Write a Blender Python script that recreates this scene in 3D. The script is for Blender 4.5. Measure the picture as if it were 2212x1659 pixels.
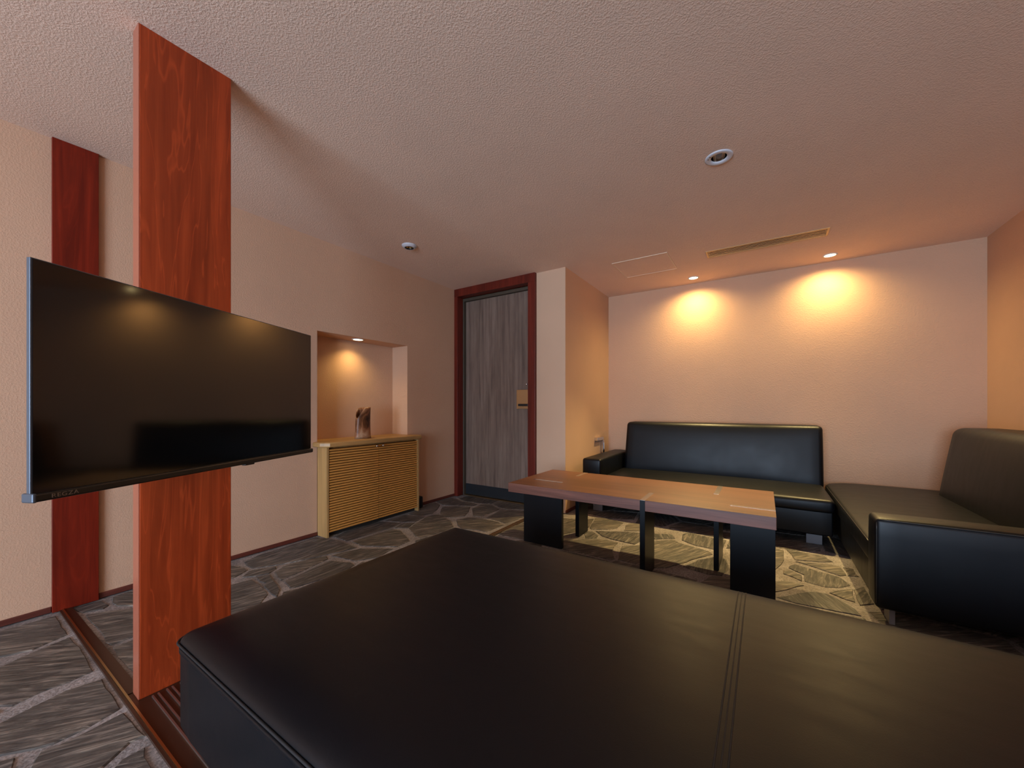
import bpy, bmesh, math, random
from mathutils import Vector, Matrix

# ------------------------------------------------------------------ camera, world, light, exposure
sc = bpy.context.scene
for o in list(bpy.data.objects):
    bpy.data.objects.remove(o)
COL = sc.collection
cam_d = bpy.data.cameras.new('camera')
cam_d.sensor_width = 36.0
cam_d.lens = 36.0 * 831.5 / 2212.0
cam_d.shift_y = 48.5 / 2212.0
cam_d.clip_start = 0.02
cam = bpy.data.objects.new('camera', cam_d)
cam.location = (0, 0, 1.0)
cam.rotation_euler = (math.radians(90), 0, math.radians(33.2))
COL.objects.link(cam)
sc.camera = cam

WORLD_STRENGTH = 20.2
SKY_COLOR = (0.60, 0.775, 1.0, 1)
SPOT_ENERGY = 53.0
SPOT_COLOR = (1.0, 0.735, 0.30)
world = bpy.data.worlds.new('overcast_sky')
sc.world = world
world.use_nodes = True
bg = world.node_tree.nodes['Background']
bg.inputs[0].default_value = SKY_COLOR
bg.inputs[1].default_value = WORLD_STRENGTH

WIN = (-1.65, 1.00, 0.10, 2.0)         # x0, x1, z0, z1 of the window in the rear wall
REAR_Y = -3.4
pl = bpy.data.lights.new('window_portal', 'AREA')
pl.shape = 'RECTANGLE'
pl.size = WIN[1] - WIN[0]
pl.size_y = WIN[3] - WIN[2]
pl.cycles.is_portal = True
po = bpy.data.objects.new('window_portal', pl)
po.location = ((WIN[0] + WIN[1]) / 2, REAR_Y - 0.02, (WIN[2] + WIN[3]) / 2)
po.rotation_euler = (math.radians(90), 0, 0)   # local -Z looks along +Y, into the room
COL.objects.link(po)

vs = sc.view_settings
vs.view_transform = 'Standard'
vs.look = 'None'
vs.exposure = 0.0
vs.gamma = 1.0
vs.use_curve_mapping = False
cy = sc.cycles
cy.use_denoising = True
cy.max_bounces = 10
cy.diffuse_bounces = 6
cy.glossy_bounces = 4
cy.sample_clamp_indirect = 6.0
cy.blur_glossy = 0.5

# ------------------------------------------------------------------ room dimensions (metres)
XL, XR = -2.90, 1.438          # left wall, right wall
YD = 3.285                     # wall with the door
YB = 4.48                      # back wall of the sofa alcove
XA = -1.553                    # side wall of the alcove
H = 2.305

# ------------------------------------------------------------------ materials
def new_mat(name):
    m = bpy.data.materials.new(name)
    m.use_nodes = True
    nt = m.node_tree
    b = nt.nodes['Principled BSDF']
    return m, nt, b

def N(nt, kind, **kw):
    n = nt.nodes.new(kind)
    for k, v in kw.items():
        if k in n.inputs:
            n.inputs[k].default_value = v
        else:
            setattr(n, k, v)
    return n

def ramp(nt, stops):
    r = nt.nodes.new('ShaderNodeValToRGB')
    el = r.color_ramp.elements
    while len(el) < len(stops):
        el.new(0.5)
    for e, (p, c) in zip(el, stops):
        e.position = p
        e.color = (c[0], c[1], c[2], 1)
    return r

def mix_col(nt, fac, a, b, mode='MIX'):
    m = nt.nodes.new('ShaderNodeMix')
    m.data_type = 'RGBA'
    m.blend_type = mode
    for sock, v in ((m.inputs[0], fac), (m.inputs[6], a), (m.inputs[7], b)):
        if hasattr(v, 'is_linked') or isinstance(v, bpy.types.NodeSocket):
            nt.links.new(v, sock)
        else:
            sock.default_value = v if not isinstance(v, tuple) else (v[0], v[1], v[2], 1)
    return m.outputs[2]

def bump(nt, b, height, strength, dist, chain=None):
    n = nt.nodes.new('ShaderNodeBump')
    n.inputs['Strength'].default_value = strength
    n.inputs['Distance'].default_value = dist
    nt.links.new(height, n.inputs['Height'])
    if chain is not None:
        nt.links.new(chain, n.inputs['Normal'])
    nt.links.new(n.outputs[0], b.inputs['Normal'])
    return n.outputs[0]

def coords(nt, scale=(1, 1, 1), rot=(0, 0, 0)):
    tc = nt.nodes.new('ShaderNodeTexCoord')
    mp = nt.nodes.new('ShaderNodeMapping')
    mp.inputs['Scale'].default_value = scale
    mp.inputs['Rotation'].default_value = rot
    nt.links.new(tc.outputs['Object'], mp.inputs['Vector'])
    return mp.outputs[0]

def plain(name, col, rough=0.5, metal=0.0, spec=0.5, coat=0.0):
    m, nt, b = new_mat(name)
    b.inputs['Base Color'].default_value = (*col, 1)
    b.inputs['Roughness'].default_value = rough
    b.inputs['Metallic'].default_value = metal
    b.inputs['Specular IOR Level'].default_value = spec
    b.inputs['Coat Weight'].default_value = coat
    return m

def plaster(name, col, scale=75.0, strength=0.55):
    m, nt, b = new_mat(name)
    v = coords(nt)
    n1 = N(nt, 'ShaderNodeTexNoise', Scale=scale, Detail=3.0, Roughness=0.6)
    nt.links.new(v, n1.inputs['Vector'])
    r1 = ramp(nt, [(0.40, (0, 0, 0)), (0.60, (0.5, 0.5, 0.5)), (0.74, (1, 1, 1))])
    nt.links.new(n1.outputs[0], r1.inputs[0])
    n2 = N(nt, 'ShaderNodeTexNoise', Scale=2.2, Detail=3.0)
    nt.links.new(v, n2.inputs['Vector'])
    c2 = mix_col(nt, n2.outputs[0], tuple(k * 0.93 for k in col), tuple(k * 1.06 for k in col))
    nt.links.new(c2, b.inputs['Base Color'])
    b.inputs['Roughness'].default_value = 0.85
    b.inputs['Specular IOR Level'].default_value = 0.25
    bump(nt, b, r1.outputs[0], strength, 0.003)
    return m

def wood(name, dark, light, axis='z', rough=0.38, scale=1.0, figure=0.6, spec=0.5, coat=0.0, knots=True):
    m, nt, b = new_mat(name)
    lo, hi = 1.1 * scale, 26 * scale
    s = {'x': (lo, hi, hi), 'y': (hi, lo, hi), 'z': (hi, hi, lo)}[axis]
    v = coords(nt, s)
    n1 = N(nt, 'ShaderNodeTexNoise', Scale=1.0, Detail=6.0, Roughness=0.6, Distortion=1.2)
    nt.links.new(v, n1.inputs['Vector'])
    s2 = {'x': (1.0, 11, 11), 'y': (11, 1.0, 11), 'z': (11, 11, 1.0)}[axis]
    v2 = coords(nt, tuple(k * scale for k in s2))
    n2 = N(nt, 'ShaderNodeTexNoise', Scale=1.0, Detail=3.5, Roughness=0.55, Distortion=0.9)
    nt.links.new(v2, n2.inputs['Vector'])
    # growth figure: contour lines of the large noise
    mu = N(nt, 'ShaderNodeMath', operation='MULTIPLY')
    mu.inputs[1].default_value = 16.0
    nt.links.new(n2.outputs[0], mu.inputs[0])
    fr = N(nt, 'ShaderNodeMath', operation='PINGPONG')
    fr.inputs[1].default_value = 1.0
    nt.links.new(mu.outputs[0], fr.inputs[0])
    rr = ramp(nt, [(0.0, (1, 1, 1)), (0.16, (0, 0, 0))])
    nt.links.new(fr.outputs[0], rr.inputs[0])
    r1 = ramp(nt, [(0.3, dark), (0.72, light)])
    nt.links.new(n1.outputs[0], r1.inputs[0])
    big = ramp(nt, [(0.35, (0.72, 0.72, 0.72)), (0.7, (1.15, 1.15, 1.15))])
    nt.links.new(n2.outputs[0], big.inputs[0])
    c1 = mix_col(nt, 1.0, r1.outputs[0], big.outputs[0], 'MULTIPLY')
    if knots:
        f = N(nt, 'ShaderNodeMath', operation='MULTIPLY')
        f.inputs[1].default_value = figure * 0.38
        nt.links.new(rr.outputs[0], f.inputs[0])
        c1 = mix_col(nt, f.outputs[0], c1, tuple(min(1, k * 1.7) for k in light))
    nt.links.new(c1, b.inputs['Base Color'])
    b.inputs['Roughness'].default_value = rough
    b.inputs['Specular IOR Level'].default_value = spec
    b.inputs['Coat Weight'].default_value = coat
    b.inputs['Coat Roughness'].default_value = 0.25
    bump(nt, b, n1.outputs[0], 0.08, 0.002)
    return m

def leather(name, col, rough=0.42):
    m, nt, b = new_mat(name)
    v = coords(nt)
    vo = N(nt, 'ShaderNodeTexVoronoi', Scale=420.0)
    nt.links.new(v, vo.inputs['Vector'])
    n2 = N(nt, 'ShaderNodeTexNoise', Scale=7.0, Detail=4.0, Roughness=0.6)
    v2 = coords(nt, (1.0, 3.2, 1.0), (0, 0, 0.35))
    nt.links.new(v2, n2.inputs['Vector'])
    rr = ramp(nt, [(0.3, (rough - 0.025,) * 3), (0.7, (rough + 0.03,) * 3)])
    nt.links.new(n2.outputs[0], rr.inputs[0])
    nt.links.new(rr.outputs[0], b.inputs['Roughness'])
    b.inputs['Base Color'].default_value = (*col, 1)
    b.inputs['Specular IOR Level'].default_value = 0.30
    c = bump(nt, b, n2.outputs[0], 0.025, 0.004)
    bump(nt, b, vo.outputs[0], 0.12, 0.0006, c)
    return m

def slate(name):
    m, nt, b = new_mat(name)
    tc = nt.nodes.new('ShaderNodeTexCoord')
    oi = nt.nodes.new('ShaderNodeObjectInfo')
    ang = N(nt, 'ShaderNodeMath', operation='MULTIPLY_ADD')
    ang.inputs[1].default_value = 1.5
    ang.inputs[2].default_value = 1.1
    nt.links.new(oi.outputs['Random'], ang.inputs[0])
    vr = nt.nodes.new('ShaderNodeVectorRotate')
    vr.rotation_type = 'Z_AXIS'
    nt.links.new(tc.outputs['Object'], vr.inputs['Vector'])
    nt.links.new(ang.outputs[0], vr.inputs['Angle'])
    off = N(nt, 'ShaderNodeVectorMath', operation='SCALE')
    cmb = nt.nodes.new('ShaderNodeCombineXYZ')
    for k in range(3):
        nt.links.new(oi.outputs['Random'], cmb.inputs[k])
    nt.links.new(cmb.outputs[0], off.inputs[0])
    off.inputs['Scale'].default_value = 37.0
    add = N(nt, 'ShaderNodeVectorMath', operation='ADD')
    nt.links.new(vr.outputs[0], add.inputs[0])
    nt.links.new(off.outputs[0], add.inputs[1])
    mp = nt.nodes.new('ShaderNodeMapping')
    mp.inputs['Scale'].default_value = (7.0, 62.0, 1.0)
    nt.links.new(add.outputs[0], mp.inputs[0])
    n1 = N(nt, 'ShaderNodeTexNoise', Scale=1.0, Detail=7.0, Roughness=0.62, Distortion=0.9)
    nt.links.new(mp.outputs[0], n1.inputs['Vector'])
    n2 = N(nt, 'ShaderNodeTexNoise', Scale=5.0, Detail=4.0, Roughness=0.6)
    nt.links.new(add.outputs[0], n2.inputs['Vector'])
    r1 = ramp(nt, [(0.33, (0.030, 0.028, 0.027)), (0.52, (0.095, 0.086, 0.080)), (0.70, (0.27, 0.24, 0.215))])
    nt.links.new(n1.outputs[0], r1.inputs[0])
    r2 = ramp(nt, [(0.3, (0.75, 0.75, 0.78)), (0.7, (1.3, 1.27, 1.2))])
    nt.links.new(n2.outputs[0], r2.inputs[0])
    c = mix_col(nt, 1.0, r1.outputs[0], r2.outputs[0], 'MULTIPLY')
    rr = ramp(nt, [(0.0, (0.85, 0.87, 0.9)), (1.0, (1.3, 1.22, 1.1))])
    nt.links.new(oi.outputs['Random'], rr.inputs[0])
    c = mix_col(nt, 1.0, c, rr.outputs[0], 'MULTIPLY')
    nt.links.new(c, b.inputs['Base Color'])
    b.inputs['Roughness'].default_value = 0.58
    b.inputs['Specular IOR Level'].default_value = 0.4
    ch = bump(nt, b, n2.outputs[0], 0.5, 0.012)
    bump(nt, b, n1.outputs[0], 0.6, 0.006, ch)
    return m

def grout_mat():
    m, nt, b = new_mat('grout')
    v = coords(nt)
    n1 = N(nt, 'ShaderNodeTexNoise', Scale=120.0, Detail=4.0)
    n2 = N(nt, 'ShaderNodeTexNoise', Scale=4.0, Detail=3.0)
    nt.links.new(v, n1.inputs['Vector'])
    nt.links.new(v, n2.inputs['Vector'])
    r = ramp(nt, [(0.3, (0.20, 0.17, 0.155)), (0.7, (0.40, 0.355, 0.335))])
    nt.links.new(n2.outputs[0], r.inputs[0])
    r2 = ramp(nt, [(0.35, (0.6, 0.6, 0.6)), (0.6, (1.1, 1.1, 1.1))])
    nt.links.new(n1.outputs[0], r2.inputs[0])
    c = mix_col(nt, 1.0, r.outputs[0], r2.outputs[0], 'MULTIPLY')
    nt.links.new(c, b.inputs['Base Color'])
    b.inputs['Roughness'].default_value = 0.9
    bump(nt, b, n1.outputs[0], 0.6, 0.004)
    return m

def door_mat():
    m, nt, b = new_mat('door_laminate')
    v = coords(nt, (34, 34, 1.3))
    n1 = N(nt, 'ShaderNodeTexNoise', Scale=1.0, Detail=6.0, Roughness=0.65, Distortion=0.5)
    nt.links.new(v, n1.inputs['Vector'])
    v2 = coords(nt, (5, 5, 1.0))
    n2 = N(nt, 'ShaderNodeTexNoise', Scale=1.0, Detail=4.0, Roughness=0.7)
    nt.links.new(v2, n2.inputs['Vector'])
    r = ramp(nt, [(0.25, (0.095, 0.060, 0.045)), (0.5, (0.185, 0.125, 0.095)), (0.8, (0.27, 0.20, 0.158))])
    nt.links.new(n1.outputs[0], r.inputs[0])
    r2 = ramp(nt, [(0.3, (0.7, 0.68, 0.66)), (0.7, (1.15, 1.15, 1.15))])
    nt.links.new(n2.outputs[0], r2.inputs[0])
    c = mix_col(nt, 1.0, r.outputs[0], r2.outputs[0], 'MULTIPLY')
    nt.links.new(c, b.inputs['Base Color'])
    b.inputs['Roughness'].default_value = 0.5
    bump(nt, b, n1.outputs[0], 0.12, 0.002)
    return m

def vase_mat():
    m, nt, b = new_mat('vase_glaze')
    v = coords(nt, (9, 9, 7))
    n1 = N(nt, 'ShaderNodeTexNoise', Scale=1.0, Detail=4.0, Roughness=0.55, Distortion=1.4)
    nt.links.new(v, n1.inputs['Vector'])
    tc = nt.nodes.new('ShaderNodeTexCoord')
    sp = nt.nodes.new('ShaderNodeSeparateXYZ')
    nt.links.new(tc.outputs['Object'], sp.inputs[0])
    zr = ramp(nt, [(0.0, (0.3, 0.3, 0.3)), (0.07, (0.18, 0.18, 0.18)), (0.12, (-0.2, -0.2, -0.2)), (0.19, (-0.1, -0.1, -0.1)), (0.25, (0.22, 0.22, 0.22))])
    nt.links.new(sp.outputs[2], zr.inputs[0])
    ad = N(nt, 'ShaderNodeMath', operation='ADD')
    nt.links.new(n1.outputs[0], ad.inputs[0])
    nt.links.new(zr.outputs[0], ad.inputs[1])
    r = ramp(nt, [(0.36, (0.03, 0.012, 0.006)), (0.52, (0.14, 0.05, 0.018)), (0.68, (0.36, 0.16, 0.075)), (0.85, (0.50, 0.33, 0.20))])
    nt.links.new(ad.outputs[0], r.inputs[0])
    nt.links.new(r.outputs[0], b.inputs['Base Color'])
    b.inputs['Roughness'].default_value = 0.42
    b.inputs['Specular IOR Level'].default_value = 0.35
    return m

def emit(name, col, strength):
    m, nt, b = new_mat(name)
    b.inputs['Base Color'].default_value = (0, 0, 0, 1)
    b.inputs['Emission Color'].default_value = (*col, 1)
    b.inputs['Emission Strength'].default_value = strength
    return m

WALLC = (0.60, 0.365, 0.235)
M = {}
M['wall'] = plaster('wall_plaster', WALLC, 130.0, 0.30)
M['wall_coarse'] = plaster('coarse_wall_plaster', WALLC, 85.0, 0.34)
M['ceiling'] = plaster('ceiling_plaster', (0.82, 0.59, 0.455), 140.0, 0.42)
M['smooth'] = plaster('smooth_plaster', (0.62, 0.40, 0.265), 190.0, 0.10)
M['post'] = wood('red_brown_veneer', (0.22, 0.027, 0.006), (0.40, 0.058, 0.013), 'z', 0.38, 0.8, 0.75, spec=0.3)
M['post_edge'] = plain('veneer_edge_band', (0.36, 0.10, 0.055), 0.28)
M['board'] = wood('dark_red_board', (0.12, 0.0085, 0.003), (0.24, 0.02, 0.006), 'z', 0.42, 0.8, 0.3, spec=0.25)
M['door_red'] = wood('door_frame_red', (0.11, 0.012, 0.006), (0.165, 0.022, 0.011), 'z', 0.4, 1.0, 0.2, spec=0.3)
M['base_red'] = wood('baseboard_red', (0.085, 0.016, 0.009), (0.15, 0.035, 0.022), 'y', 0.45, 1.0, 0.5)
M['leather'] = leather('black_leather', (0.0022, 0.0028, 0.0046), 0.42)
M['seam'] = plain('black_thread', (0.008, 0.008, 0.009), 0.6)
M['welt'] = plain('dark_welt', (0.02, 0.018, 0.016), 0.35)
M['slate'] = slate('slate_stone')
M['grout'] = grout_mat()
M['bronze'] = plain('bronze_track', (0.11, 0.058, 0.036), 0.36, 0.75)
M['brass'] = plain('brass_line', (0.62, 0.45, 0.22), 0.28, 1.0)
M['rail'] = plain('track_rail', (0.45, 0.37, 0.33), 0.3, 0.9)
M['table'] = wood('table_walnut', (0.175, 0.066, 0.026), (0.26, 0.10, 0.044), 'x', 0.40, 0.55, 0.12)
M['table_edge'] = wood('table_edge_veneer', (0.10, 0.035, 0.024), (0.22, 0.085, 0.055), 'x', 0.42, 1.1, 0.3, knots=False)
M['blackpaint'] = plain('black_satin_paint', (0.004, 0.005, 0.007), 0.36, spec=0.3)
M['steelcap'] = plain('polished_leg_cap', (0.62, 0.55, 0.5), 0.24, 1.0)
M['alu'] = plain('brushed_aluminium', (0.20, 0.20, 0.22), 0.45, 0.3)
M['chrome'] = plain('chrome', (0.75, 0.73, 0.7), 0.12, 1.0)
M['white'] = plain('white_enamel', (0.62, 0.62, 0.66), 0.4)
M['cream'] = plain('cream_trim', (0.80, 0.62, 0.46), 0.45)
M['grille'] = plain('bronze_grille', (0.55, 0.34, 0.15), 0.45, 0.2)
M['slat_back'] = plain('slat_backing', (0.13, 0.052, 0.012), 0.7, spec=0.2)  # backing coloured dark so the gaps between slats look shaded
M['dark'] = plain('dark_cavity', (0.02, 0.016, 0.013), 0.8)
M['black'] = plain('black_plastic', (0.01, 0.01, 0.011), 0.45)
M['screen'] = plain('tv_glass', (0.003, 0.003, 0.0035), 0.075, spec=0.62)
M['tv_bar'] = plain('tv_dark_bar', (0.018, 0.015, 0.012), 0.35)
M['tv_edge'] = plain('tv_silver_edge', (0.09, 0.105, 0.13), 0.45, 0.5)
M['logo'] = plain('tv_logo', (0.22, 0.17, 0.13), 0.4, 0.3)
M['oak'] = wood('cabinet_oak', (0.46, 0.25, 0.085), (0.60, 0.35, 0.13), 'z', 0.45, 0.8, 0.15, knots=False)
M['oak_top'] = wood('cabinet_top_oak', (0.42, 0.225, 0.075), (0.54, 0.31, 0.115), 'y', 0.42, 0.8, 0.15, knots=False)
M['slat'] = wood('slat_oak', (0.50, 0.215, 0.040), (0.66, 0.30, 0.066), 'y', 0.48, 0.8, 0.1, knots=False)
M['door'] = door_mat()
M['kick'] = plain('steel_kick_plate', (0.045, 0.052, 0.06), 0.42, 0.7)
M['steelframe'] = plain('door_steel_lining', (0.085, 0.065, 0.045), 0.45, 0.2)
M['lock'] = plain('brass_lock_plate', (0.58, 0.44, 0.25), 0.33, 0.9)
M['vase'] = vase_mat()
M['lamp'] = emit('lamp_glow', (1.0, 0.78, 0.42), 9.0)
M['gold'] = plain('gold_reflector', (0.65, 0.42, 0.16), 0.2, 1.0)
M['winframe'] = plain('window_frame_grey', (0.25, 0.25, 0.26), 0.5)

# ------------------------------------------------------------------ mesh helpers
def link(o, parent=None):
    COL.objects.link(o)
    if parent is not None:
        o.parent = parent
    return o

def tag(o, label=None, cat=None, group=None, kind=None):
    if label: o['label'] = label
    if cat: o['category'] = cat
    if group: o['group'] = group
    if kind: o['kind'] = kind
    return o

def empty(name, loc=(0, 0, 0), rz=0.0):
    o = bpy.data.objects.new(name, None)
    o.empty_display_size = 0.1
    o.location = loc
    o.rotation_euler = (0, 0, rz)
    return link(o)

def obj(name, bm, mat, parent=None, smooth=False, loc=None):
    me = bpy.data.meshes.new(name)
    bmesh.ops.recalc_face_normals(bm, faces=bm.faces)
    if smooth:
        for f in bm.faces:
            f.smooth = True
    bm.to_mesh(me)
    bm.free()
    for mm in (mat if isinstance(mat, (list, tuple)) else [mat]):
        me.materials.append(mm)
    o = bpy.data.objects.new(name, me)
    if loc is not None:
        o.location = loc
    return link(o, parent)

def add_box(bm, x0, x1, y0, y1, z0, z1, bev=0.0, seg=2):
    r = bmesh.ops.create_cube(bm, size=1.0)
    vs_ = r['verts']
    for v in vs_:
        v.co = Vector((x0 + (v.co.x + 0.5) * (x1 - x0), y0 + (v.co.y + 0.5) * (y1 - y0), z0 + (v.co.z + 0.5) * (z1 - z0)))
    if bev > 0:
        es = list({e for v in vs_ for e in v.link_edges})
        bmesh.ops.bevel(bm, geom=es, offset=bev, segments=seg, profile=0.5, affect='EDGES')
    return bm

def box(x0, x1, y0, y1, z0, z1, bev=0.0, seg=2):
    return add_box(bmesh.new(), x0, x1, y0, y1, z0, z1, bev, seg)

def boxo(name, dims, mat, parent=None, bev=0.0, seg=2):
    """box object whose origin is at its own base centre"""
    x0, x1, y0, y1, z0, z1 = dims
    cx, cy_ = (x0 + x1) / 2, (y0 + y1) / 2
    return obj(name, box(x0 - cx, x1 - cx, y0 - cy_, y1 - cy_, 0, z1 - z0, bev, seg), mat, parent, loc=(cx, cy_, z0))

def axis_steps(L, r, nr=4, step=0.07, edge=()):
    """coordinates along an edge: dense in the rounded ends, even between"""
    a = [r * (1 - math.cos(math.pi / 2 * k / nr)) for k in range(nr + 1)]
    n = max(2, int((L - 2 * r) / step))
    mid = [r + (L - 2 * r) * k / n for k in range(1, n)]
    if edge:
        e_ = [r + k for k in edge]
        mid = e_ + [m for m in mid if e_[-1] + 0.01 < m < L - e_[-1] - 0.01] + [L - k for k in reversed(e_)]
    return a + mid + [L - k for k in reversed(a)]

def pad_bm(x0, x1, y0, y1, z0, z1, r=0.03, puff=(0, 0, 0, 0, 0, 0), step=0.07, warp=None, edge=()):
    """upholstered block: rounded edges, each face (x-,x+,y-,y+,z-,z+) bulged by puff"""
    lo, hi = Vector((x0, y0, z0)), Vector((x1, y1, z1))
    L = hi - lo
    r = min(r, min(L) * 0.49)
    ax = [axis_steps(L[k], r, 4, step, edge if k < 2 else ()) for k in range(3)]
    bm = bmesh.new()
    cache = {}
    def vert(i, j, k):
        key = (i, j, k)
        if key not in cache:
            p = Vector((ax[0][i], ax[1][j], ax[2][k]))
            c = Vector([min(max(p[q], r), L[q] - r) for q in range(3)])
            d = p - c
            if d.length > 1e-9:
                p = c + d.normalized() * r
            uu = [2 * p[q] / L[q] - 1 for q in range(3)]
            w = [max(0.0, 1 - abs(u) ** 3.0) for u in uu]
            on = (i == 0, i == len(ax[0]) - 1, j == 0, j == len(ax[1]) - 1, k == 0, k == len(ax[2]) - 1)
            for f in range(6):
                if puff[f]:
                    q = f // 2
                    s = 1 if f % 2 else -1
                    t = max(0.0, s * uu[q])
                    t = t ** 3
                    o_ = [m_ for m_ in range(3) if m_ != q]
                    p[q] += s * puff[f] * t * w[o_[0]] * w[o_[1]]
            p = p + lo
            if warp:
                p = warp(p)
            cache[key] = bm.verts.new(p)
        return cache[key]
    n = [len(a) - 1 for a in ax]
    for k in (0, n[2]):
        for i in range(n[0]):
            for j in range(n[1]):
                bm.faces.new((vert(i, j, k), vert(i + 1, j, k), vert(i + 1, j + 1, k), vert(i, j + 1, k)))
    for j in (0, n[1]):
        for i in range(n[0]):
            for k in range(n[2]):
                bm.faces.new((vert(i, j, k), vert(i + 1, j, k), vert(i + 1, j, k + 1), vert(i, j, k + 1)))
    for i in (0, n[0]):
        for j in range(n[1]):
            for k in range(n[2]):
                bm.faces.new((vert(i, j, k), vert(i, j + 1, k), vert(i, j + 1, k + 1), vert(i, j, k + 1)))
    return bm

def tube_bm(pts, r, sides=8, closed=False, bm=None):
    bm = bm or bmesh.new()
    pts = [Vector(p) for p in pts]
    rings = []
    n = len(pts)
    for i, p in enumerate(pts):
        if closed:
            t = pts[(i + 1) % n] - pts[i - 1]
        else:
            t = pts[min(i + 1, n - 1)] - pts[max(i - 1, 0)]
        t.normalize()
        up = Vector((0, 0, 1)) if abs(t.z) < 0.9 else Vector((1, 0, 0))
        a = t.cross(up).normalized()
        b = a.cross(t)
        rings.append([bm.verts.new(p + (a * math.cos(2 * math.pi * k / sides) + b * math.sin(2 * math.pi * k / sides)) * r) for k in range(sides)])
    m = n if closed else n - 1
    for i in range(m):
        A, B = rings[i], rings[(i + 1) % n]
        for k in range(sides):
            bm.faces.new((A[k], A[(k + 1) % sides], B[(k + 1) % sides], B[k]))
    if not closed:
        bm.faces.new(rings[0]); bm.faces.new(rings[-1])
    return bm

def lathe_bm(profile, seg=48, bm=None, close=False):
    """profile: list of (radius, z)"""
    bm = bm or bmesh.new()
    rings = []
    for r, z in profile:
        if r < 1e-6:
            rings.append([bm.verts.new((0, 0, z))])
        else:
            rings.append([bm.verts.new((r * math.cos(2 * math.pi * k / seg), r * math.sin(2 * math.pi * k / seg), z)) for k in range(seg)])
    for A, B in zip(rings, rings[1:]):
        for k in range(seg):
            k2 = (k + 1) % seg
            if len(A) == 1 and len(B) == 1:
                continue
            if len(A) == 1:
                bm.faces.new((A[0], B[k], B[k2]))
            elif len(B) == 1:
                bm.faces.new((A[k], A[k2], B[0]))
            else:
                bm.faces.new((A[k], A[k2], B[k2], B[k]))
    return bm

def prism_bm(poly, z0, z1, bev=0.0, seg=3):
    bm = bmesh.new()
    lo = [bm.verts.new((x, y, z0)) for x, y in poly]
    hi = [bm.verts.new((x, y, z1)) for x, y in poly]
    bm.faces.new(lo[::-1]); bm.faces.new(hi)
    n = len(poly)
    for i in range(n):
        bm.faces.new((lo[i], lo[(i + 1) % n], hi[(i + 1) % n], hi[i]))
    if bev:
        es = [e for e in bm.edges if abs(e.verts[0].co.z - e.verts[1].co.z) < 1e-6]
        bmesh.ops.bevel(bm, geom=es, offset=bev, segments=seg, profile=0.5, affect='EDGES')
    return bm

def auto_smooth(o, deg=40):
    for p in o.data.polygons:
        p.use_smooth = True
    try:
        o.data.set_sharp_from_angle(angle=math.radians(deg))
    except Exception:
        pass
    return o

rnd = random.Random(7)

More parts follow.
